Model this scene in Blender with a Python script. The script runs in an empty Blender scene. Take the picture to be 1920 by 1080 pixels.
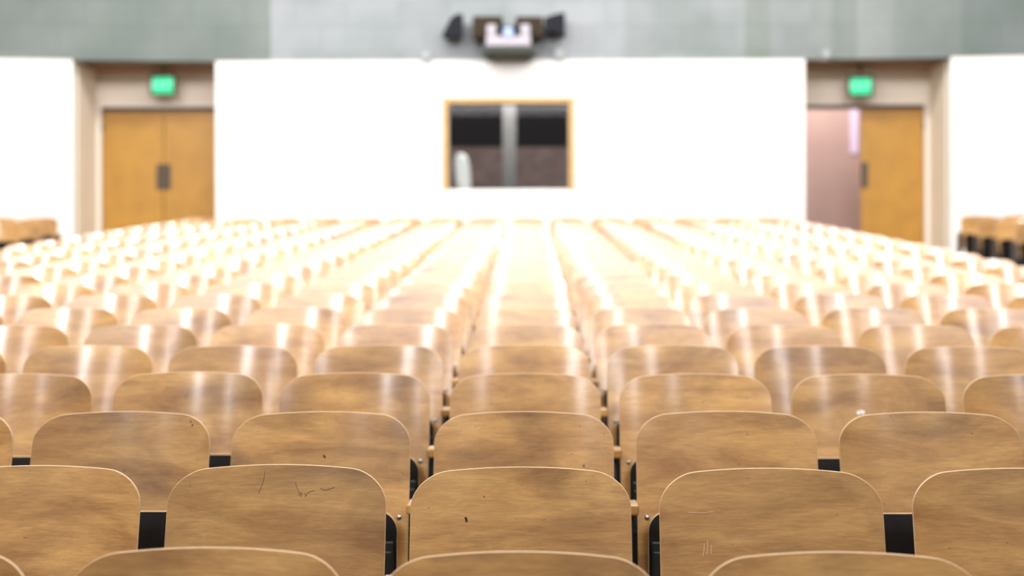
import bpy, bmesh, math, random
from mathutils import Vector, Matrix
random.seed(7)
S = bpy.context.scene
C = S.collection
PI = math.pi

# ------------------------------------------------------------------ camera, world, lights, exposure
CAM_Z = 1.545
F = 2667.0                                     # focal length in pixels of the 1920 px frame
cd = bpy.data.cameras.new('camera'); cam = bpy.data.objects.new('camera', cd); C.objects.link(cam)
cam.location = (0, 0, CAM_Z)
cam.rotation_euler = (PI/2, math.radians(0.1), math.radians(0.645))
cd.sensor_width = 36; cd.lens = 50.0
cd.dof.use_dof = True; cd.dof.focus_distance = 3.3; cd.dof.aperture_fstop = 2.1
cd.clip_start = 0.05; cd.clip_end = 100
S.camera = cam

S.view_settings.view_transform = 'Standard'; S.view_settings.look = 'None'
S.view_settings.gamma = 1; S.view_settings.use_curve_mapping = False
S.view_settings.exposure = 0.0

w = bpy.data.worlds.new('world'); S.world = w; w.use_nodes = True
bg = w.node_tree.nodes['Background']
bg.inputs[0].default_value = (1.0, 0.93, 0.84, 1); bg.inputs[1].default_value = 0.19

def area(name, loc, target, sx, sy, power, col):
    l = bpy.data.lights.new(name, 'AREA'); l.shape = 'RECTANGLE'; l.size = sx; l.size_y = sy
    l.energy = power; l.color = col
    o = bpy.data.objects.new(name, l); C.objects.link(o); o.location = loc
    d = Vector(target) - Vector(loc)
    o.rotation_euler = d.to_track_quat('-Z', 'Y').to_euler()
    return o
# long ceiling lamps over stage and seats, and an added fill light that whitens the rear wall
area('ceiling_lamp_light', (0.0, 9.4, 8.2), (0, 9.6, 0), 11.0, 8.0, 650, (1.0, 0.95, 0.90))
area('rear_wall_fill_light', (-0.5, 17.5, 8.2), (-0.5, 22.0, 2.6), 17.0, 0.8, 800, (1.0, 0.97, 0.94))
def louvred(loc, sx, sy, radiance):
    """unseen ceiling light tilted towards the rear seats"""
    o = area('unseen_tilted_light', loc, (loc[0], loc[1]+5, loc[2]-4.2), sx, sy, radiance*PI*sx*sy, (1.0, 0.96, 0.985))
    o.data.spread = math.radians(115)
for sx_, L_ in ((-5.3, 18), (-8.6, 12), (3.6, 9), (7.4, 14)):
    for k in range(10): louvred((sx_, -8.0+1.9*k, 8.2), 0.7, 1.15, L_*(.35, .45, .65, .85, 1, 1, 1, 1, 1, 1)[k])
for k in range(8): louvred((0.0, -4.8+1.9*k, 7.9), 11.0, 0.9, (1.5, 2.1, 2.8, 3.3, 3.6, 3.6, 3.2, 2.8)[k])  # wide lights added to veil the far backrests in pale sheen

# ------------------------------------------------------------------ helpers
def tag(o, label=None, cat=None, group=None, kind=None):
    if label: o['label'] = label
    if cat: o['category'] = cat
    if group: o['group'] = group
    if kind: o['kind'] = kind
    return o
def crease(bm):
    for e in bm.edges:                           # hard edge where the veneer meets the cut edge band
        if len(e.link_faces) == 2 and (e.link_faces[0].material_index != e.link_faces[1].material_index or e.calc_face_angle(0) > 1.0): e.smooth = False
def obj(name, bm, mats, parent=None, smooth=False):
    me = bpy.data.meshes.new(name)
    bmesh.ops.recalc_face_normals(bm, faces=bm.faces); crease(bm)
    bm.to_mesh(me); bm.free()
    if not isinstance(mats, (list, tuple)): mats = [mats]
    for m in mats: me.materials.append(m)
    if smooth:
        for p in me.polygons: p.use_smooth = True
    o = bpy.data.objects.new(name, me); C.objects.link(o)
    if parent: o.parent = parent
    return o
def empty(name, loc, rz=0):
    o = bpy.data.objects.new(name, None); C.objects.link(o)
    o.location = loc; o.rotation_euler = (0, 0, rz); o.empty_display_size = 0.1
    return o
def struct(name, bm, mats, parent=None):
    o = obj(name, bm, mats, parent)
    if parent is None: o['kind'] = 'structure'
    return o
def box(bm, x0, x1, y0, y1, z0, z1, bev=0.0, seg=2, mi=0, mtx=None):
    r = bmesh.ops.create_cube(bm, size=1.0)
    vs = r['verts']
    for v in vs:
        v.co = Vector(((x0+x1)/2 + v.co.x*(x1-x0), (y0+y1)/2 + v.co.y*(y1-y0), (z0+z1)/2 + v.co.z*(z1-z0)))
    fs = set(f for v in vs for f in v.link_faces)
    if bev > 0:
        es = list(set(e for v in vs for e in v.link_edges))
        rr = bmesh.ops.bevel(bm, geom=es, offset=bev, segments=seg, profile=0.5, affect='EDGES')
        fs = set(rr['faces']) | set(f for f in fs if f.is_valid)
        fs = set(f for f in fs if f.is_valid)
    allv = set(v for f in fs for v in f.verts)
    for f in fs: f.material_index = mi
    if mtx is not None:
        for v in allv: v.co = mtx @ v.co
    return bm
def cyl(bm, p0, p1, r, n=16, r2=None, mi=0):
    p0 = Vector(p0); p1 = Vector(p1); d = p1-p0
    q = d.to_track_quat('Z', 'Y').to_matrix().to_4x4()
    m = Matrix.Translation((p0+p1)/2) @ q
    rr = bmesh.ops.create_cone(bm, cap_ends=True, cap_tris=False, segments=n, radius1=r, radius2=r if r2 is None else r2, depth=d.length, matrix=m)
    for v in rr['verts']:
        for f in v.link_faces: f.material_index = mi
    return bm
def NB(): return bmesh.new()

# ------------------------------------------------------------------ materials
def mat(name, col, rough=0.5, metal=0.0, coat=0.0, bump=None, var=None, emis=None, estr=0, spec=None):
    m = bpy.data.materials.new(name); m.use_nodes = True
    nt = m.node_tree; b = nt.nodes['Principled BSDF']
    b.inputs['Base Color'].default_value = (*col, 1); b.inputs['Roughness'].default_value = rough
    b.inputs['Metallic'].default_value = metal; b.inputs['Coat Weight'].default_value = coat
    b.inputs['Coat Roughness'].default_value = 0.15
    if spec is not None: b.inputs['Specular IOR Level'].default_value = spec
    tc = nt.nodes.new('ShaderNodeTexCoord')
    if var:
        n = nt.nodes.new('ShaderNodeTexNoise'); n.inputs['Scale'].default_value = var[0]; n.inputs['Detail'].default_value = 5
        nt.links.new(tc.outputs['Object'], n.inputs['Vector'])
        r = nt.nodes.new('ShaderNodeValToRGB')
        r.color_ramp.elements[0].position = .3; r.color_ramp.elements[1].position = .7
        r.color_ramp.elements[0].color = (*[c*(1-var[1]) for c in col], 1)
        r.color_ramp.elements[1].color = (*[min(1, c*(1+var[1])) for c in col], 1)
        nt.links.new(n.outputs['Fac'], r.inputs['Fac']); nt.links.new(r.outputs['Color'], b.inputs['Base Color'])
    if bump:
        n2 = nt.nodes.new('ShaderNodeTexNoise'); n2.inputs['Scale'].default_value = bump[0]; n2.inputs['Detail'].default_value = 4
        nt.links.new(tc.outputs['Object'], n2.inputs['Vector'])
        bp = nt.nodes.new('ShaderNodeBump'); bp.inputs['Strength'].default_value = bump[1]; bp.inputs['Distance'].default_value = .01
        nt.links.new(n2.outputs['Fac'], bp.inputs['Height']); nt.links.new(bp.outputs['Normal'], b.inputs['Normal'])
    if emis:
        b.inputs['Emission Color'].default_value = (*emis, 1); b.inputs['Emission Strength'].default_value = estr
    return m

def plywood(name, dark, light, rough=0.36, coat=1.0):
    m = bpy.data.materials.new(name); m.use_nodes = True
    nt = m.node_tree; N = nt.nodes; L = nt.links; b = N['Principled BSDF']
    tc = N.new('ShaderNodeTexCoord'); oi = N.new('ShaderNodeObjectInfo')
    sc = N.new('ShaderNodeVectorMath'); sc.operation = 'SCALE'; sc.inputs[0].default_value = (37.1, 53.7, 91.3)
    L.new(oi.outputs['Random'], sc.inputs['Scale'])
    ad = N.new('ShaderNodeVectorMath'); ad.operation = 'ADD'
    L.new(tc.outputs['Object'], ad.inputs[0]); L.new(sc.outputs[0], ad.inputs[1])
    def noise(scale, vs, det, dist=0.0, rgh=.55):
        mp = N.new('ShaderNodeMapping'); mp.inputs['Scale'].default_value = vs
        L.new(ad.outputs[0], mp.inputs['Vector'])
        n = N.new('ShaderNodeTexNoise'); n.inputs['Scale'].default_value = scale; n.inputs['Detail'].default_value = det
        n.inputs['Distortion'].default_value = dist; n.inputs['Roughness'].default_value = rgh
        L.new(mp.outputs[0], n.inputs['Vector']); return n
    figure = noise(2.2, (1.3, 1, 5.5), 8, .6, .62)
    r1 = N.new('ShaderNodeValToRGB'); r1.color_ramp.elements[0].position = .32; r1.color_ramp.elements[1].position = .66
    r1.color_ramp.elements[0].color = (*dark, 1); r1.color_ramp.elements[1].color = (*light, 1)
    L.new(figure.outputs['Fac'], r1.inputs['Fac'])
    def mul(prev, fac_node, lo, hi, p0, p1, tint=(1, 1, 1)):
        r = N.new('ShaderNodeValToRGB'); r.color_ramp.elements[0].position = p0; r.color_ramp.elements[1].position = p1
        r.color_ramp.elements[0].color = (*[lo*t for t in tint], 1); r.color_ramp.elements[1].color = (hi, hi, hi, 1)
        L.new(fac_node.outputs['Fac'], r.inputs['Fac'])
        mx = N.new('ShaderNodeMix'); mx.data_type = 'RGBA'; mx.blend_type = 'MULTIPLY'; mx.inputs['Factor'].default_value = 1
        L.new(prev, mx.inputs[6]); L.new(r.outputs['Color'], mx.inputs[7]); return mx.outputs[2]
    c = mul(r1.outputs['Color'], noise(26, (.35, .35, 6), 5, .4, .7), .88, 1.05, .3, .7)          # fine grain
    c = mul(c, noise(3.2, (.9, 1, 1.8), 5, .5), .50, 1.0, .28, .50, (1.02, .97, .92))            # smudges and mineral streaks
    c = mul(c, noise(120, (.22, .5, 2.4), 3, .5, .6), .86, 1.06, .35, .65)                         # short fibres
    c = mul(c, noise(60, (.9, .9, 1.4), 2, 0), .45, 1.0, .225, .27)                               # tiny dents
    # each veneer has its own tone
    mr = N.new('ShaderNodeMapRange'); mr.inputs[3].default_value = .86; mr.inputs[4].default_value = 1.12
    L.new(oi.outputs['Random'], mr.inputs[0])
    sc2 = N.new('ShaderNodeVectorMath'); sc2.operation = 'SCALE'
    L.new(c, sc2.inputs[0]); L.new(mr.outputs[0], sc2.inputs['Scale'])
    L.new(sc2.outputs[0], b.inputs['Base Color'])
    rn = noise(5, (1, 1, 1), 4)
    mr2 = N.new('ShaderNodeMapRange'); mr2.inputs[3].default_value = rough-.08; mr2.inputs[4].default_value = rough+.10
    L.new(rn.outputs['Fac'], mr2.inputs[0]); L.new(mr2.outputs[0], b.inputs['Roughness'])
    b.inputs['Coat Weight'].default_value = coat; b.inputs['Coat Roughness'].default_value = .13; b.inputs['Coat IOR'].default_value = 1.75
    bp = N.new('ShaderNodeBump'); bp.inputs['Strength'].default_value = .05; bp.inputs['Distance'].default_value = .004
    g = noise(30, (.5, .5, 4), 4, .3); L.new(g.outputs['Fac'], bp.inputs['Height']); L.new(bp.outputs['Normal'], b.inputs['Normal'])
    return m

M_ply = plywood('plywood', (.33, .150, .034), (.62, .355, .108))
M_edge = mat('plywood_edge', (.70, .50, .29), .5, coat=.1, var=(60, .10))
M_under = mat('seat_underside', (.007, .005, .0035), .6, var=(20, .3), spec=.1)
M_iron = mat('painted_iron', (.03, .03, .03), .38, metal=.3, var=(30, .2))
M_plate = mat('hinge_plate_metal', (.035, .042, .038), .35, metal=.6)
M_bolt = mat('bolt_steel', (.42, .46, .47), .30, metal=.9)
M_mark = mat('dark_mark', (.02, .013, .008), .8)
M_scrawl = mat('scrawl_ink', (.15, .08, .035), .7)
M_chip = mat('bare_chip', (.82, .78, .72), .6)
M_scratch = mat('pale_scratch', (.62, .44, .26), .6)
M_white = mat('white_wall_paint', (.88, .88, .865), .6, bump=(60, .05))
M_cream = mat('recess_paint', (.84, .765, .64), .6, var=(2, .03))
M_jamb = mat('jamb_paint', (.86, .80, .70), .55)
M_soffit = mat('soffit_wood', (.22, .09, .03), .5, var=(8, .15))
M_floor = mat('floor_vinyl', (.20, .15, .11), .5, var=(3, .12))
M_ceil = mat('ceiling_paint', (.75, .74, .70), .8)
M_side = mat('side_wall_paint', (.70, .68, .63), .7)
M_frame = mat('window_frame_wood', (.55, .34, .12), .4, var=(12, .12))
M_doorwood = mat('door_veneer', (.44, .225, .030), .38, var=(3.0, .12))
M_dark = mat('door_stop_dark', (.05, .025, .012), .5)
M_push = mat('push_plate_metal', (.075, .06, .04), .5, metal=.2)
M_pink = mat('corridor_wall_paint', (.55, .40, .36), .6, var=(1.5, .06))
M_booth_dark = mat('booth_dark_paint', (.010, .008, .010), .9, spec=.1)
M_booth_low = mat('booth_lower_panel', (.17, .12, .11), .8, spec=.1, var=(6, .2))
M_post = mat('booth_post_paint', (.10, .097, .095), .6)
M_blackspk = mat('black_speaker_shell', (.010, .011, .018), .6, spec=.15)
M_brownspk = mat('brown_speaker_cabinet', (.055, .040, .024), .7, spec=.15, var=(20, .2))
M_grille = mat('speaker_grille', (.045, .034, .022), .8, spec=.1)
M_proj = mat('projector_shell', (.40, .38, .43), .4)
M_lens = mat('blue_lens', (.10, .22, .50), .15, coat=.5)
M_vent = mat('projector_vent', (.006, .014, .016), .8, spec=.1)
M_shelf = mat('shelf_paint', (.12, .15, .13), .7, spec=.2)
M_pale = mat('pale_metal_box', (.34, .37, .38), .5)
M_paper = mat('pale_blue_paper', (.35, .40, .48), .6)
M_cloth = mat('white_plastic', (.92, .93, .90), .5)
M_housing = mat('exit_housing', (.10, .07, .045), .5)
M_green = mat('exit_green', (.0, .30, .14), .4, emis=(.0, .62, .26), estr=1.0)
M_letter = mat('exit_letter', (.3, .9, .6), .4, emis=(.25, 1.0, .60), estr=1.0)
M_glowwin = mat('bright_narrow_window', (.6, .5, .7), .4, emis=(.72, .62, .80), estr=.45)

def glass_mat():
    m = bpy.data.materials.new('booth_glass'); m.use_nodes = True
    nt = m.node_tree; N = nt.nodes; L = nt.links
    N.remove(N['Principled BSDF'])
    t = N.new('ShaderNodeBsdfTransparent'); t.inputs[0].default_value = (.93, .95, .95, 1)
    g = N.new('ShaderNodeBsdfGlossy'); g.inputs['Roughness'].default_value = .03
    fr = N.new('ShaderNodeFresnel'); fr.inputs['IOR'].default_value = 1.45
    mx = N.new('ShaderNodeMixShader')
    L.new(fr.outputs[0], mx.inputs[0]); L.new(t.outputs[0], mx.inputs[1]); L.new(g.outputs[0], mx.inputs[2])
    L.new(mx.outputs[0], N['Material Output'].inputs['Surface'])
    return m
M_glass = glass_mat()

def blockwall():
    """Painted block wall: patches of paint in different grey-greens, block by block."""
    m = bpy.data.materials.new('upper_block_wall'); m.use_nodes = True
    nt = m.node_tree; N = nt.nodes; L = nt.links; b = N['Principled BSDF']
    tc = N.new('ShaderNodeTexCoord')
    sp = N.new('ShaderNodeSeparateXYZ'); L.new(tc.outputs['Object'], sp.inputs[0])
    mr = N.new('ShaderNodeMapRange'); mr.inputs[1].default_value = -10; mr.inputs[2].default_value = 10
    L.new(sp.outputs['X'], mr.inputs[0])
    r = N.new('ShaderNodeValToRGB'); r.color_ramp.interpolation = 'CONSTANT'
    stops = [(-10, (0.182, 0.216, 0.204)), (-4.04, (0.297, 0.329, 0.345)), (1.48, (0.261, 0.296, 0.299)), (3.30, (0.214, 0.249, 0.231)),
             (3.72, (0.258, 0.283, 0.288)), (4.30, (0.250, 0.281, 0.271)), (4.66, (0.196, 0.231, 0.220)), (5.05, (0.243, 0.278, 0.268)), (5.6, (0.214, 0.249, 0.242)), (6.6, (0.175, 0.209, 0.204))]
    el = r.color_ramp.elements
    for i, (x, c) in enumerate(stops):
        p = (x+10)/20
        e = el[i] if i < 2 else el.new(p)
        e.position = p; e.color = (*c, 1)
    L.new(mr.outputs[0], r.inputs['Fac'])
    cb = N.new('ShaderNodeCombineXYZ'); L.new(sp.outputs['X'], cb.inputs[0]); L.new(sp.outputs['Z'], cb.inputs[1])
    br = N.new('ShaderNodeTexBrick'); br.inputs['Scale'].default_value = 1.0
    br.inputs['Brick Width'].default_value = .8; br.inputs['Row Height'].default_value = .4; br.inputs['Mortar Size'].default_value = .012
    br.inputs['Color1'].default_value = (.90, .90, .90, 1); br.inputs['Color2'].default_value = (1.02, 1.02, 1.02, 1); br.inputs['Mortar'].default_value = (.84, .84, .84, 1)
    L.new(cb.outputs[0], br.inputs['Vector'])
    n = N.new('ShaderNodeTexNoise'); n.inputs['Scale'].default_value = .9; n.inputs['Detail'].default_value = 3; L.new(tc.outputs['Object'], n.inputs['Vector'])
    rn = N.new('ShaderNodeValToRGB'); rn.color_ramp.elements[0].position = .35; rn.color_ramp.elements[1].position = .65
    rn.color_ramp.elements[0].color = (.84, .88, .86, 1); rn.color_ramp.elements[1].color = (1.1, 1.08, 1.1, 1)
    L.new(n.outputs['Fac'], rn.inputs['Fac'])
    def mul(a, c):
        mx = N.new('ShaderNodeMix'); mx.data_type = 'RGBA'; mx.blend_type = 'MULTIPLY'; mx.inputs['Factor'].default_value = 1
        L.new(a, mx.inputs[6]); L.new(c, mx.inputs[7]); return mx.outputs[2]
    L.new(mul(mul(r.outputs['Color'], br.outputs['Color']), rn.outputs['Color']), b.inputs['Base Color'])
    b.inputs['Roughness'].default_value = .75
    return m
M_block = blockwall()

# ------------------------------------------------------------------ room
SL = 0.0844                                     # rake of the floor
DW = 22.0                                       # rear wall
ZT = CAM_Z + 427*DW/F                           # top of the white wall
ZC = 8.6
LX0, LX1 = -7.00, -4.84                         # left doorway
RX0, RX1 = 4.28, 6.48                           # right doorway
DD = 23.05                                      # plane of the doors
def fz(y): return SL*y

bm = NB()                                       # raked floor, level behind the seats' last row
pts = [(-6.0, fz(-6.0)), (21.3, fz(21.3)), (26.5, fz(21.3))]
for (ya, za), (yb, zb) in zip(pts, pts[1:]):
    box(bm, -11, 11, ya, yb, -0.2, 0)
    bm.verts.ensure_lookup_table()
    for v in bm.verts[-8:]:
        v.co.z += za if abs(v.co.y-ya) < 1e-6 else zb
struct('floor', bm, M_floor)

def wall_seg(name, a, b, z0, z1, m, th=.25):
    """wall between plan points a and b, its face on the line and its thickness behind"""
    bm = NB()
    a = Vector((a[0], a[1], 0)); b = Vector((b[0], b[1], 0)); n = Vector((-(b-a).y, (b-a).x, 0)).normalized()
    lo = [a, b, b+n*th, a+n*th]
    v0 = [bm.verts.new(p+Vector((0, 0, z0))) for p in lo]; v1 = [bm.verts.new(p+Vector((0, 0, z1))) for p in lo]
    bm.faces.new(v0); bm.faces.new(v1)
    for i in range(4): bm.faces.new((v0[i], v0[(i+1) % 4], v1[(i+1) % 4], v1[i]))
    return struct(name, bm, m)
PL = [(-10.6, 21.30), (LX0, 21.80), (LX1, DW), (RX0, DW), (RX1, 21.86), (10.6, 21.42)]
ZB = fz(21.3) - .02
wall_seg('wall_rear_left', PL[0], PL[1], ZB-.1, ZT, M_white)
wall_seg('wall_rear_right', PL[4], PL[5], ZB-.1, ZT, M_white)
for i, nm in enumerate(['wall_upper_far_left', 'wall_upper_left', 'wall_upper_centre', 'wall_upper_right', 'wall_upper_far_right']):
    wall_seg(nm, PL[i], PL[i+1], ZT, ZC, M_block, .25)
# centre wall with the booth opening
WX0, WX1, WZ0, WZ1 = -1.23, 0.635, 3.07, 4.40
bm = NB()
box(bm, LX1, WX0, DW, DW+.25, ZB-.1, ZT); box(bm, WX1, RX0, DW, DW+.25, ZB-.1, ZT)
box(bm, WX0, WX1, DW, DW+.25, ZB-.1, WZ0); box(bm, WX0, WX1, DW, DW+.25, WZ1, ZT)
struct('wall_rear_centre', bm, M_white)
wall_seg('wall_left', (-10.6, -6), (-10.6, 21.3), -.7, ZC, M_side)
wall_seg('wall_right', (10.6, 21.42), (10.6, -6), -.7, ZC, M_side)
bm = NB(); box(bm, -10.85, 10.85, -6, 26.5, ZC, ZC+.2); struct('ceiling', bm, M_ceil)

def recess(side, x0, x1, ya, yb):
    """doorway recess: reveals, wall over the doors, soffit"""
    dz = CAM_Z + 341*DD/F                       # top of the doors
    bm = NB()
    for (xa, xb, y0) in ((x0-.2, x0, ya), (x1, x1+.2, yb)):
        box(bm, xa, xb, y0+.26, DD+.2, ZB, ZT-.001)
    box(bm, x0, x1, DD, DD+.2, dz+.07, ZT-.001)
    struct('wall_recess_'+side, bm, M_cream)
    bm = NB(); box(bm, x0+.001, x1-.001, max(ya, yb)+.26, DD-.001, ZT-.001, ZT+.12); struct('ceiling_recess_'+side, bm, M_soffit)
    bm = NB()                                   # door frame
    box(bm, x0+.002, x0+.075, DD-.05, DD+.12, ZB, dz+.07, .006); box(bm, x1-.075, x1-.002, DD-.05, DD+.12, ZB, dz+.07, .006)
    box(bm, x0+.075, x1-.075, DD-.05, DD+.12, dz, dz+.07, .006)
    struct('trim_'+('1' if side == 'left' else '2'), bm, M_jamb)
    return dz
dzl = recess('left', LX0, LX1, 21.80, DW)
dzr = recess('right', RX0, RX1, DW, 21.86)

def door_leaf(name, hinge, wd, dz, ang, plate_side, label):
    r = empty(name, (hinge[0], hinge[1], ZB+.03), ang)
    r['kind'] = 'structure'; r['label'] = label
    H = dz-ZB-.04
    s = 1 if wd > 0 else -1
    x0, x1 = (0, wd) if wd > 0 else (wd, 0)
    bm = NB(); box(bm, x0+.004, x1-.004, 0, .045, 0, H-.02, .003); obj('door_panel', bm, M_doorwood, r)
    bm = NB(); px = (wd - s*.062)
    box(bm, px-.055, px+.055, -.008, -.0005, 1.34, 1.76, .003); obj('push_plate', bm, M_push, r)
    bm = NB(); cyl(bm, (s*.012, -.012, .25), (s*.012, -.012, .38), .012); cyl(bm, (s*.012, -.012, H-.4), (s*.012, -.012, H-.27), .012)
    obj('hinge', bm, M_push, r)
    return r
door_leaf('door_1', (LX0+.078, DD+.01), 1.0, dzl, 0, 1, 'left leaf of the closed golden wooden double door under the left exit sign')
door_leaf('door_2', (LX1-.078, DD+.01), -1.0, dzl, 0, -1, 'right leaf of the closed golden wooden double door under the left exit sign')
door_leaf('door_3', (RX1-.078, DD+.01), -1.02, dzr, 0, -1, 'closed golden wooden door leaf under the right exit sign')
door_leaf('door_4', (RX0+.078, DD+.13), .965, dzr, math.radians(97), 1, 'open leaf of the right doorway, swung back into the corridor')
# dark door stop strip under each frame head
for i, (x0, x1, dz) in enumerate(((LX0, LX1, dzl), (RX0, RX1, dzr))):
    bm = NB(); box(bm, x0+.076, x1-.076, DD-.02, DD+.006, dz-.07, dz-.001, .003)
    struct('trim_%d' % (3+i), bm, M_dark)
# corridor behind the right doorway
bm = NB(); box(bm, 2.6, 7.6, 25.6, 25.8, ZB, ZC-2); struct('wall_corridor', bm, M_pink)
bm = NB(); box(bm, 6.8, 7.0, DD+.2, 25.6, ZB, ZC-2); box(bm, 2.9, 3.1, DD+.2, 25.6, ZB, ZC-2); struct('wall_corridor_side', bm, M_pink)
bm = NB(); box(bm, 5.79, 5.92, 25.56, 25.60, 3.95, 4.9); struct('window_2', bm, M_glowwin)
area('corridor_fill_light', (5.0, 24.4, 5.3), (5.0, 25.4, 3.0), 2.5, .5, 60, (1.0, .90, .86))  # unseen light added for the corridor wall
bm = NB(); box(bm, -7.3, -4.5, 24.6, 24.8, ZB, ZT); struct('wall_corridor_left', bm, M_pink)

# booth window: frame, glass, sill
fr = empty('window_1', ((WX0+WX1)/2, DW, WZ0)); fr['kind'] = 'structure'
fr['label'] = 'projection booth window with a golden wooden frame in the white rear wall'
hx = (WX1-WX0)/2; hz = WZ1-WZ0
bm = NB()
box(bm, -hx-.09, -hx, -.04, .10, -.02, hz+.09, .008); box(bm, hx, hx+.09, -.04, .10, -.02, hz+.09, .008); box(bm, -hx, hx, -.04, .10, hz, hz+.09, .008)
obj('window_frame', bm, M_frame, fr)
bm = NB(); box(bm, -hx+.002, hx-.002, .12, .13, .002, hz-.002); obj('glass_pane', bm, M_glass, fr)
bm = NB(); box(bm, -hx-.08, hx+.08, -.045, .11, -.12, -.0205, .01); obj('window_sill', bm, M_white, fr)
# booth room
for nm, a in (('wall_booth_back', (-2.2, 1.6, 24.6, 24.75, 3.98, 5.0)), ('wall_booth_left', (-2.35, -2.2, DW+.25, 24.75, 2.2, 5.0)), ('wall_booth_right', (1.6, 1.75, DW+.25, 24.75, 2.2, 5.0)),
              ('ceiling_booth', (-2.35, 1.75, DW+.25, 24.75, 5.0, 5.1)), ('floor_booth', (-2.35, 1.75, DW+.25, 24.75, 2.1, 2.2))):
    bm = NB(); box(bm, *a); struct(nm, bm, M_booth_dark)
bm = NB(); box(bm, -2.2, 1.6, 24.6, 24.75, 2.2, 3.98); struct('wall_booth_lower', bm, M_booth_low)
bm = NB(); box(bm, -.42, -.19, 23.6, 23.8, 2.2, 5.0, .01); struct('trim_5', bm, M_post)
area('booth_fill_light', (-.3, 22.9, 4.9), (-.3, 23.8, 3.2), 1.6, .3, 75, (1.0, .93, .9))  # added fill to brighten the booth interior, no fixture modelled
bm = NB(); box(bm, -2.1, 1.5, 22.30, 22.80, 3.00, 3.04, .005)
for x in (-2.0, -.3, 1.4): box(bm, x-.03, x+.03, 22.5, 22.56, 2.2, 3.0)
tag(obj('counter', bm, M_shelf), 'dark counter along the inside of the projection booth window', 'counter')
bm = NB()
rr = bmesh.ops.create_uvsphere(bm, u_segments=20, v_segments=14, radius=1)
for v in bm.verts:
    t = v.co.z
    q = Vector((math.copysign(abs(v.co.x)**.8, v.co.x)*.125, v.co.y*.09, math.copysign(abs(t)**.55, t)*.32))
    q.x += -.10*q.z
    v.co = q
o = obj('plastic_jug', bm, M_cloth, None, True); o.location = (-1.035, 22.5, 3.36)
tag(o, 'white rounded upright container standing inside the lower left of the booth window', 'container')
bm = NB()
for k in range(4): box(bm, -.23+.01*k, .25-.015*k, -.14, .14, .018*k, .018*k+.016, .002)
o = obj('paper_stack', bm, M_paper); o.location = (.10, 22.5, 3.04)
tag(o, 'low pale bluish stack lying inside the booth window, right of the post', 'papers')

# ------------------------------------------------------------------ exit signs
def exit_sign(x, y, z, label):
    r = empty('exit_sign', (x, y, z)); tag(r, label, 'sign', 'green exit signs')
    bm = NB(); box(bm, -.21, .21, -.035, .035, -.155, .20, .012)
    cyl(bm, (0, 0, .19), (0, 0, ZT-.003-z), .022); cyl(bm, (0, 0, ZT-.022-z), (0, 0, ZT-.002-z), .07)
    obj('housing', bm, M_housing, r)
    bm = NB(); box(bm, -.165, .165, -.043, -.0355, -.125, .135, .004); obj('lit_panel', bm, M_green, r)
    cu = bpy.data.curves.new('letters', 'FONT'); cu.body = 'EXIT'; cu.size = .17; cu.extrude = .003; cu.align_x = 'CENTER'; cu.align_y = 'CENTER'
    cu.space_character = 1.05
    t = bpy.data.objects.new('letters', cu); C.objects.link(t); cu.materials.append(M_letter)
    dg = bpy.context.evaluated_depsgraph_get(); me = bpy.data.meshes.new_from_object(t.evaluated_get(dg))
    bpy.data.objects.remove(t)
    t = bpy.data.objects.new('letters', me); C.objects.link(t); t.parent = r
    t.location = (0, -.0465, .004); t.rotation_euler = (PI/2, 0, 0)
    return r
exit_sign((305-990)*22.62/F, 22.62, CAM_Z+(540-159)*22.62/F, 'green lit exit sign above the closed double door on the left')
exit_sign((1612-990)*22.62/F, 22.62, CAM_Z+(540-165)*22.62/F, 'green lit exit sign above the half open doorway on the right')

# ------------------------------------------------------------------ equipment over the booth window
def up(px, py, d=21.75): return ((px-990)*d/F, CAM_Z+(540-py)*d/F)
def wall_cab(name, px0, px1, py0, py1, label, cat, group, shellm, wedge=0):
    x0, z1 = up(px0, py0); x1, z0 = up(px1, py1)
    r = empty(name, ((x0+x1)/2, DW, z0)); tag(r, label, cat, group)
    h = z1-z0; wd = (x1-x0)/2; dep = .40
    bm = NB()
    if wedge == 0:
        box(bm, -wd, wd, -dep, -.06, 0, h, .012)
    else:                                        # horn cabinet, one side slanting
        s = wedge
        prof = [(s*wd, 0), (-s*wd, 0), (-s*wd*.15, h*.82), (s*wd*.35, h), (s*wd, h)] if s > 0 else [(wd, 0), (wd*.72, h*.0), (wd, h), (wd*.2, h), (-wd, h*.80), (-wd, h*.28), (-wd*.2, h*.25)]
        if s < 0: prof = [(wd, 0), (wd, h), (wd*.3, h*.97), (-wd, h*.80), (-wd, h*.14), (-wd*.2, h*.30), (wd*.5, h*.16)]
        a = [bm.verts.new((x, -dep, z)) for x, z in prof]; b = [bm.verts.new((x*.8, -.06, z*.9+.02)) for x, z in prof]
        bm.faces.new(a); bm.faces.new(b)
        for i in range(len(a)): bm.faces.new((a[i], a[(i+1) % len(a)], b[(i+1) % len(a)], b[i]))
        bmesh.ops.bevel(bm, geom=list(bm.edges), offset=.008, segments=2, affect='EDGES')
    obj('cabinet', bm, shellm, r)
    if wedge == 0:
        bm = NB(); box(bm, -wd+.02, wd-.02, -dep-.012, -dep-.0005, .02, h-.02, .004); obj('grille', bm, M_grille, r)
    bm = NB(); box(bm, -.04, .04, -.0595 if wedge == 0 else -.059, -.0, h*.3, h*.6); obj('wall_bracket', bm, M_iron, r)
    return r
wall_cab('loudspeaker', 888, 943, 33, 73, 'brown box loudspeaker on the grey wall, left of the projector', 'loudspeaker', 'wall loudspeakers above the booth', M_brownspk)
wall_cab('loudspeaker', 968, 1019, 34, 72, 'brown box loudspeaker on the grey wall, right of the projector', 'loudspeaker', 'wall loudspeakers above the booth', M_brownspk)
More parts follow.
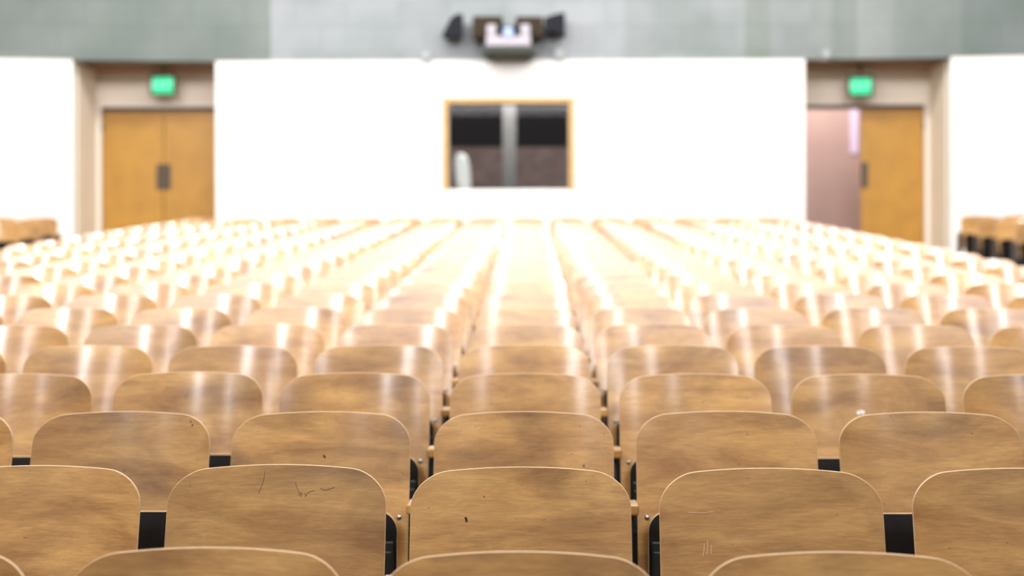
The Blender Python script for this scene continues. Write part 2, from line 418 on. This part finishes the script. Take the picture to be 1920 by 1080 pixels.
wall_cab('horn_loudspeaker', 829, 870, 29, 72, 'black wedge-shaped loudspeaker, leftmost of the equipment above the booth window', 'loudspeaker', 'black loudspeakers above the booth', M_blackspk, 1)
wall_cab('horn_loudspeaker', 1021, 1060, 27, 73, 'black flared loudspeaker, rightmost of the equipment above the booth window', 'loudspeaker', 'black loudspeakers above the booth', M_blackspk, -1)
# projector on its shelf
D = 21.35
def up2(px, py): return ((px-990)*D/F, CAM_Z+(540-py)*D/F)
xs0, zs = up2(905, 97); xs1, zs2 = up2(1005, 106); zs, zs2 = 5.150, 5.085
r = empty('projector_shelf', ((xs0+xs1)/2, DW, zs2)); tag(r, 'grey-green shelf on the upper wall carrying the white projector', 'shelf')
bm = NB(); hw = (xs1-xs0)/2; box(bm, -hw, hw, -.75, -.001, zs-zs2-.035, zs-zs2, .006); obj('shelf_board', bm, M_shelf, r)
for s in (-1, 1):
    bm = NB()
    a = [Vector((s*hw*.8+dx, y, z)) for dx in (-.015, .015) for y, z in ((-.7, zs-zs2-.036), (-.001, zs-zs2-.036), (-.001, -.04))]
    vs = [bm.verts.new(p) for p in a]
    bm.faces.new(vs[:3]); bm.faces.new(vs[3:])
    for i in range(3): bm.faces.new((vs[i], vs[(i+1) % 3], vs[3+(i+1) % 3], vs[3+i]))
    obj('bracket', bm, M_shelf, r)
r = empty('projector', ((up2(954, 0)[0]), D, zs)); tag(r, 'white projector with a blue lens on the shelf above the booth window', 'projector')
ppm = F/D
bm = NB()                                        # U-shaped front: body with a lens bay
box(bm, -42/ppm, 42/ppm, -.14, .40, 0, 22/ppm, .03, 3)
for s in (-1, 1): box(bm, min(s*41/ppm, s*21/ppm), max(s*41/ppm, s*21/ppm), -.13, .38, 20/ppm, 42/ppm, .035, 3)
box(bm, -21/ppm, 21/ppm, .05, .38, 20/ppm, 36/ppm, .02)
obj('body', bm, M_proj, r)
for s in (-1, 1):
    bm = NB(); box(bm, s*15.5/ppm-.045, s*15.5/ppm+.045, -.17, .05, 21/ppm, 40/ppm, .01); obj('vent', bm, M_vent, r)
bm = NB(); cyl(bm, (0, -.17, 26/ppm), (0, .05, 26/ppm), 9.5/ppm, 28, 8.5/ppm); obj('lens_barrel', bm, M_lens, r, True)
# small things
x, z = up(1050, 97); bm = NB(); box(bm, -.08, .08, -.08, -.001, -.09, .09, .012); box(bm, -.03, .03, -.1, -.08, -.03, .03, .006)
o = obj('junction_box', bm, M_pale); o.location = (x, DW, z); tag(o, 'pale square box on the grey wall under the rightmost loudspeaker', 'electrical box')
def spot(px, py, d, label, m):
    x = (px-990)*d/F; z = ZT-.02
    r = empty('spotlight', (x, d, z)); tag(r, label, 'spotlight', 'small spotlights along the wall top')
    bm = NB(); box(bm, -.05, .05, -.05, .045, 0, .02, .004); box(bm, -.012, .012, -.03, -.006, .015, .07); box(bm, -.04, .04, .04, .0499, 0, .09, .003); obj('base', bm, m, r)
    bm = NB(); cyl(bm, (0, -.12, .08), (0, .04, .10), .05, 20, .035); obj('lamp_head', bm, m, r, True)
    return r
M_spot = mat('spot_shell', (.45, .48, .52), .4)
spot(800, 108, DW-.05, 'small white spotlight at the top edge of the white wall, left of the equipment', M_spot)
spot(1545, 108, DW-.05, 'small pale spotlight above the right doorway', M_spot)

# ------------------------------------------------------------------ the seats
P = 0.56; HW = 0.248; HB = 0.44; ZTOP = 0.86; TH = 0.010
DEL = 0.034
def yfront(x, z):                                # front face of the backrest
    return -(ZTOP-z)*.277 - DEL*(x/HW)**2
def panel(nx, nz, hw, z0, z1, rx, rz, arch, yf, th, botr=0.0, edge=True):
    """rounded plywood panel: front and back skins plus a rounded edge band (material 1)"""
    zs = []
    nlow = max(3, nz//2)
    for i in range(nlow): zs.append(z0+botr + (z1-rz-z0-botr)*i/nlow)
    nt = nz-nlow
    for i in range(nt+1): zs.append(z1-rz + rz*math.sin(PI/2*i/nt))
    if botr > 0:
        zs = [z0+botr*(1-math.cos(PI/2*i/4)) for i in range(4)] + zs
    def half(z):
        h = hw
        if z > z1-rz: h = hw-rx + rx*math.sqrt(max(0, 1-((z-(z1-rz))/rz)**2))
        if botr > 0 and z < z0+botr: h = hw-botr + botr*math.sqrt(max(0, 1-((z0+botr-z)/botr)**2))
        return h
    rows = []
    for z in zs:
        h = half(z); row = []
        for j in range(nx+1):
            u = -1+2*j/nx; x = u*h
            zz = z
            f = max(0, (z-(z1-HB*.5))/(HB*.5)) if arch else 0
            zz = z - arch*f*(x/hw)**2
            row.append((x, zz))
        rows.append(row)
    bm = NB()
    cx = 0; cz = (z0+z1)/2
    R = len(rows)
    def ring():
        out = [(0, j) for j in range(nx)] + [(i, nx) for i in range(R-1)] + [(R-1, nx-j) for j in range(nx)] + [(R-1-i, 0) for i in range(R-1)]
        return out
    fr = [[bm.verts.new((x, yf(x, z), z)) for x, z in row] for row in rows]
    bk = [[bm.verts.new((x, yf(x, z)+th, z)) for x, z in row] for row in rows]
    for i in range(R-1):
        for j in range(nx):
            bm.faces.new((fr[i][j], fr[i][j+1], fr[i+1][j+1], fr[i+1][j])).material_index = 0
            bm.faces.new((bk[i][j], bk[i+1][j], bk[i+1][j+1], bk[i][j+1])).material_index = 2
    rg = ring(); n = len(rg)
    mids = []
    P2 = [Vector((rows[i][j][0], rows[i][j][1])) for i, j in rg]
    for k, (i, j) in enumerate(rg):
        t = (P2[(k+1) % n]-P2[k-1])
        nrm = Vector((t.y, -t.x)).normalized() if t.length > 1e-9 else Vector((0, 0))
        x, z = P2[k]
        lst = []
        for fy, o in ((.12, .0008), (.5, .0012), (.88, .0008)):
            q = Vector((x, z))+nrm*o
            lst.append(bm.verts.new((q.x, yf(x, z)+th*fy, q.y)))
        mids.append(lst)
    for k in range(n):
        a = rg[k]; b = rg[(k+1) % n]; ma = mids[k]; mb = mids[(k+1) % n]
        seq_a = [fr[a[0]][a[1]]]+ma+[bk[a[0]][a[1]]]; seq_b = [fr[b[0]][b[1]]]+mb+[bk[b[0]][b[1]]]
        for q in range(4):
            bm.faces.new((seq_a[q], seq_a[q+1], seq_b[q+1], seq_b[q])).material_index = 1
    return bm

def seat_y(x, z):                                # raised seat, underside towards the camera
    t = (z-.20)/.40
    y = -.190 + .040*t
    if t > .82: y += .020*((t-.82)/.18)**2       # waterfall front edge, curling back
    return y - .004*(x/.22)**2
NX, NZ = 28, 26
def b_back(nx=NX, nz=NZ): return panel(nx, nz, HW, ZTOP-HB, ZTOP, .084, .074, .015, yfront, TH, .012)
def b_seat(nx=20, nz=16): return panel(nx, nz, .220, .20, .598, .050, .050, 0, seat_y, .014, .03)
def b_arm(): return box(NB(), P/2-.031, P/2+.031, -.205, -.108, .600, .630, .007, 3)
def b_leg():
    bm = NB()
    # cast side standard: shaped profile in y-z, 28 mm thick, with a spread foot
    prof = [(.04, 0), (.04, .018), (.0, .05), (-.02, .20), (-.01, .40), (-.025, .60), (-.175, .60), (-.185, .55), (-.215, .40), (-.19, .20), (-.22, .05), (-.27, .018), (-.27, 0)]
    hwid = .015
    a = [bm.verts.new((P/2-hwid, y, z+SL*y*(1 if z < .03 else 0))) for y, z in prof]
    b = [bm.verts.new((P/2+hwid, y, z+SL*y*(1 if z < .03 else 0))) for y, z in prof]
    bm.faces.new(a); bm.faces.new(b)
    for i in range(len(a)): bm.faces.new((a[i], a[(i+1) % len(a)], b[(i+1) % len(a)], b[i]))
    bmesh.ops.recalc_face_normals(bm, faces=bm.faces)
    bmesh.ops.bevel(bm, geom=[e for e in bm.edges], offset=.004, segments=2, affect='EDGES')
    return bm
def b_bolt(s, bm=None, mi=0):
    bm = bm or NB()
    x = s*.222; z = .578; y = yfront(x, z)
    cyl(bm, (x, y+.001, z), (x, y-.003, z), .0075, 16, .0065, mi); cyl(bm, (x, y-.003, z), (x, y-.0048, z), .0065, 16, .0035, mi)
    return bm
def b_hinge(s, bm=None, mi=0):
    bm = bm or NB()
    x = s*.193
    box(bm, x-.020, x+.020, seat_y(x, .44)-.012, seat_y(x, .44)-.001, .36, .525, .004, 2, mi)
    box(bm, x-.016, x+.016, seat_y(x, .44)-.018, seat_y(x, .44)-.010, .38, .50, .004, 2, mi)
    cyl(bm, (x+s*.006, seat_y(x, .485)-.023, .485), (x+s*.006, seat_y(x, .485)-.012, .485), .0085, 14, None, mi)
    cyl(bm, (x, seat_y(x, .40)+.028, .40), (s*.266, seat_y(x, .40)+.028, .40), .011, 12, None, mi)
    return bm

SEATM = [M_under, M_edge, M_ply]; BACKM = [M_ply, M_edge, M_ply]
def make_seat():
    r = empty('tip_up_seat', (0, 0, 0))
    b = obj('backrest', b_back(), BACKM, r, True)
    for s in (-1, 1): obj('bolt', b_bolt(s), M_bolt, b)
    s_ = obj('seat_pan', b_seat(), SEATM, r, True)
    for s in (-1, 1): obj('hinge_plate', b_hinge(s), M_plate, s_)
    obj('armrest', b_arm(), M_ply, r); obj('side_leg', b_leg(), M_iron, r)
    return r
def kids(o): return KIDS.get(o.name, [])
def copy_tree(o, parent=None):
    c = o.copy(); C.objects.link(c); c.parent = parent
    for ch in kids(o): copy_tree(ch, c)
    return c
def join_bms(parts):
    """one mesh for the far, small seats: same shapes, fewer faces"""
    bm = NB()
    for src, remap in parts:
        me = bpy.data.meshes.new('tmp'); bmesh.ops.recalc_face_normals(src, faces=src.faces)
        for f in src.faces: f.material_index = remap[min(f.material_index, len(remap)-1)]
        crease(src); src.to_mesh(me); src.free(); bm.from_mesh(me); bpy.data.meshes.remove(me)
    return bm
def make_far_seat():
    bm = join_bms([(b_back(14, 14), [0, 1, 0]), (b_seat(8, 8), [2, 1, 0]), (b_arm(), [0]), (b_leg(), [3]), (b_hinge(-1), [4]), (b_hinge(1), [4])])
    me = bpy.data.meshes.new('tip_up_seat'); bm.to_mesh(me); bm.free()
    for m in (M_ply, M_edge, M_under, M_iron, M_plate): me.materials.append(m)
    for p in me.polygons: p.use_smooth = p.material_index < 3
    o = bpy.data.objects.new('tip_up_seat', me); C.objects.link(o); return o

proto = make_seat(); far_proto = make_far_seat()
KIDS = {}
for o in list(bpy.data.objects):
    if o.parent: KIDS.setdefault(o.parent.name, []).append(o)

ORD = ['first', 'second', 'third', 'fourth', 'fifth', 'sixth', 'seventh', 'eighth', 'ninth', 'tenth', 'eleventh', 'twelfth', 'thirteenth', 'fourteenth', 'fifteenth',
       'sixteenth', 'seventeenth', 'eighteenth', 'nineteenth', 'twentieth', 'twenty-first', 'twenty-second', 'twenty-third', 'twenty-fourth', 'twenty-fifth', 'twenty-sixth']
SPECIAL = {
    (1, 0): 'tan plywood seat with a small black nick, centre of the second row from the camera',
    (1, -1): 'tan plywood seat with a dark scrawl near its top, left of centre, second row',
    (1, 1): 'plywood seat with pale vertical scratches low down, right of centre in the second row',
    (2, -2): 'plywood seat with tiny dark dots at its top right corner, left side, third row',
    (3, 2): 'brown plywood seat with a white chip in its middle, right side, fourth row',
    (0, 0): 'nearest plywood seat, only its top edge in view at the bottom centre',
    (0, -1): 'nearest plywood seat, only its top in view at the bottom, left of centre',
    (0, 1): 'nearest plywood seat, only its top in view at the bottom, right of centre',
}
def label_for(i, n):
    if (i, n) in SPECIAL: return SPECIAL[(i, n)]
    if n == 0: col = 'in the centre column'
    else: col = '%s %s of the centre column' % (ORD[abs(n)-1], 'left' if n < 0 else 'right')
    return 'plywood tip-up seat in the %s row from the camera, %s' % (ORD[i], col)

NROW = 24; N0, N1 = -8, 6; X0 = -0.012
used = {'near': False, 'far': False}
seats = {}
for i in range(NROW):
    d = 2.545 if i == 0 else 3.26+.745*(i-1)
    for n in range(N0, N1+1):
        x = X0+n*P + random.uniform(-.004, .004)
        y = d - .018*x - .010*x*x + random.uniform(-.006, .006)
        px = 990 + F*x/y; half = F*HW/y
        mg = 330 if i <= 6 else 60                   # a step to the side must not show an empty place
        if px+half < -mg or px-half > 1920+mg: continue
        src = 'near' if i <= 8 else 'far'
        base = proto if src == 'near' else far_proto
        if not used[src]: o = base; used[src] = True
        else: o = copy_tree(base) if src == 'near' else base.copy()
        if o.name not in C.objects: C.objects.link(o)
        o.location = (x, y, fz(y) + random.uniform(-.0025, .0025))
        o.rotation_euler = (random.uniform(-.004, .004), random.uniform(-.002, .002), -(.018+.020*x)*.8 + random.uniform(-.010, .010))
        tag(o, label_for(i, n), 'seat', 'tip-up seats in the centre block')
        seats[(i, n)] = o
        if n == N0:                              # end of the row: its outer standard
            bm = b_leg(); bm2 = b_arm()
            e = obj('side_leg', bm, M_iron, o); e.location.x = -P
            e = obj('armrest', bm2, M_ply, o); e.location.x = -P

# marks that single seats carry on their backrests
def back_of(key):
    o = seats[key]
    for c in o.children:
        if c.name.startswith('backrest'): return c
def ribbon(name, key, pts, wdt, m, label):
    """thin stroke lying on the backrest; pts are (x, z) on the panel"""
    bm = NB()
    for (xa, za), (xb, zb) in zip(pts, pts[1:]):
        d = Vector((xb-xa, zb-za)); n = Vector((-d.y, d.x)).normalized()*wdt/2
        q = [(xa+n.x, za+n.y), (xb+n.x, zb+n.y), (xb-n.x, zb-n.y), (xa-n.x, za-n.y)]
        t = [bm.verts.new((x, yfront(x, z)-.0008, z)) for x, z in q]; u = [bm.verts.new((x, yfront(x, z)+.0003, z)) for x, z in q]
        bm.faces.new(t); bm.faces.new(u)
        for k in range(4): bm.faces.new((t[k], t[(k+1) % 4], u[(k+1) % 4], u[k]))
    o = obj(name, bm, m, back_of(key)); o['label'] = label
    return o
bpy.context.view_layer.update()
Z1 = ZTOP
ribbon('nick', (1, 0), [(-.126, Z1-.108), (-.1235, Z1-.112), (-.1225, Z1-.118)], .005, M_mark, 'small black nick')
ribbon('nick', (1, 0), [(-.084, Z1-.062), (-.083, Z1-.066)], .0018, M_mark, 'tiny dark dent')
sx = lambda x, y: ((x-523)/819.0, Z1-(y-869)/819.0)
ribbon('scrawl', (1, -1), [sx(552, 900), sx(555, 908), sx(559, 916), sx(561, 922), sx(564, 926), sx(566, 921), sx(563, 919), sx(560, 924)], .0010, M_scrawl, 'thin dark scrawl')
ribbon('scrawl', (1, -1), [sx(571, 920), sx(573, 926), sx(575, 921), sx(580, 917), sx(590, 915)], .0010, M_scrawl, 'thin dark scrawl')
ribbon('scrawl', (1, -1), [sx(600, 911), sx(611, 914), sx(621, 911), sx(628, 908)], .0010, M_scrawl, 'thin dark scrawl')
ribbon('scratch', (1, -1), [sx(494, 880), sx(493, 893), sx(489, 908), sx(484, 920)], .0011, M_scrawl, 'thin dark scratch')
rx_ = lambda x, y: ((x-1434)/819.0, Z1-(y-877)/819.0)
for a in ([(1312, 1008), (1311, 1022), (1309, 1030)], [(1318, 1003), (1318, 1014), (1316, 1028)], [(1325, 1012), (1324, 1026)], [(1284, 953), (1310, 955), (1330, 953)]):
    ribbon('scratch', (1, 1), [rx_(*q) for q in a], .0012, M_scratch, 'pale scratch')
ribbon('nick', (2, -2), [(.190, Z1-.024), (.188, Z1-.028)], .003, M_mark, 'tiny dark dot')
ribbon('nick', (2, -2), [(.196, Z1-.033), (.193, Z1-.038)], .0035, M_mark, 'tiny dark dot')
ribbon('nick', (2, -1), [(.004, Z1-.118), (.009, Z1-.125)], .005, M_mark, 'small dark dent')
ribbon('nick', (2, 0), [(.166, Z1-.142), (.167, Z1-.147)], .004, M_mark, 'small dark dent')
ribbon('chip', (3, 2), [(-.031, Z1-.128), (-.022, Z1-.119), (-.008, Z1-.124)], .012, M_chip, 'white chip of missing veneer')

# side blocks across the aisles
def side_block(xe, sgn, ys, side):
    for k, y in enumerate(ys):
        for m in range(2):
            x = xe+sgn*P*m
            o = far_proto.copy(); C.objects.link(o); o.location = (x, y, fz(y)); o.rotation_euler = (0, 0, -sgn*.03)
            where = 'aisle seat' if m == 0 else 'second seat'
            row = ['rearmost row', 'second rearmost row', 'third rearmost row', 'fourth rearmost row'][k]
            tag(o, 'wooden %s in the %s of the %s side block' % (where, row, side), 'seat', 'seats of the %s side block' % side)
            if sgn > 0 and m == 0:               # outer standard on the aisle
                e = obj('side_leg', b_leg(), M_iron, o); e.location.x = -P
                e = obj('armrest', b_arm(), M_ply, o); e.location.x = -P
side_block(-6.88, -1, (20.05, 19.305, 18.56), 'far left')
side_block(6.30, 1, (20.0, 19.255, 18.51, 17.765), 'far right')
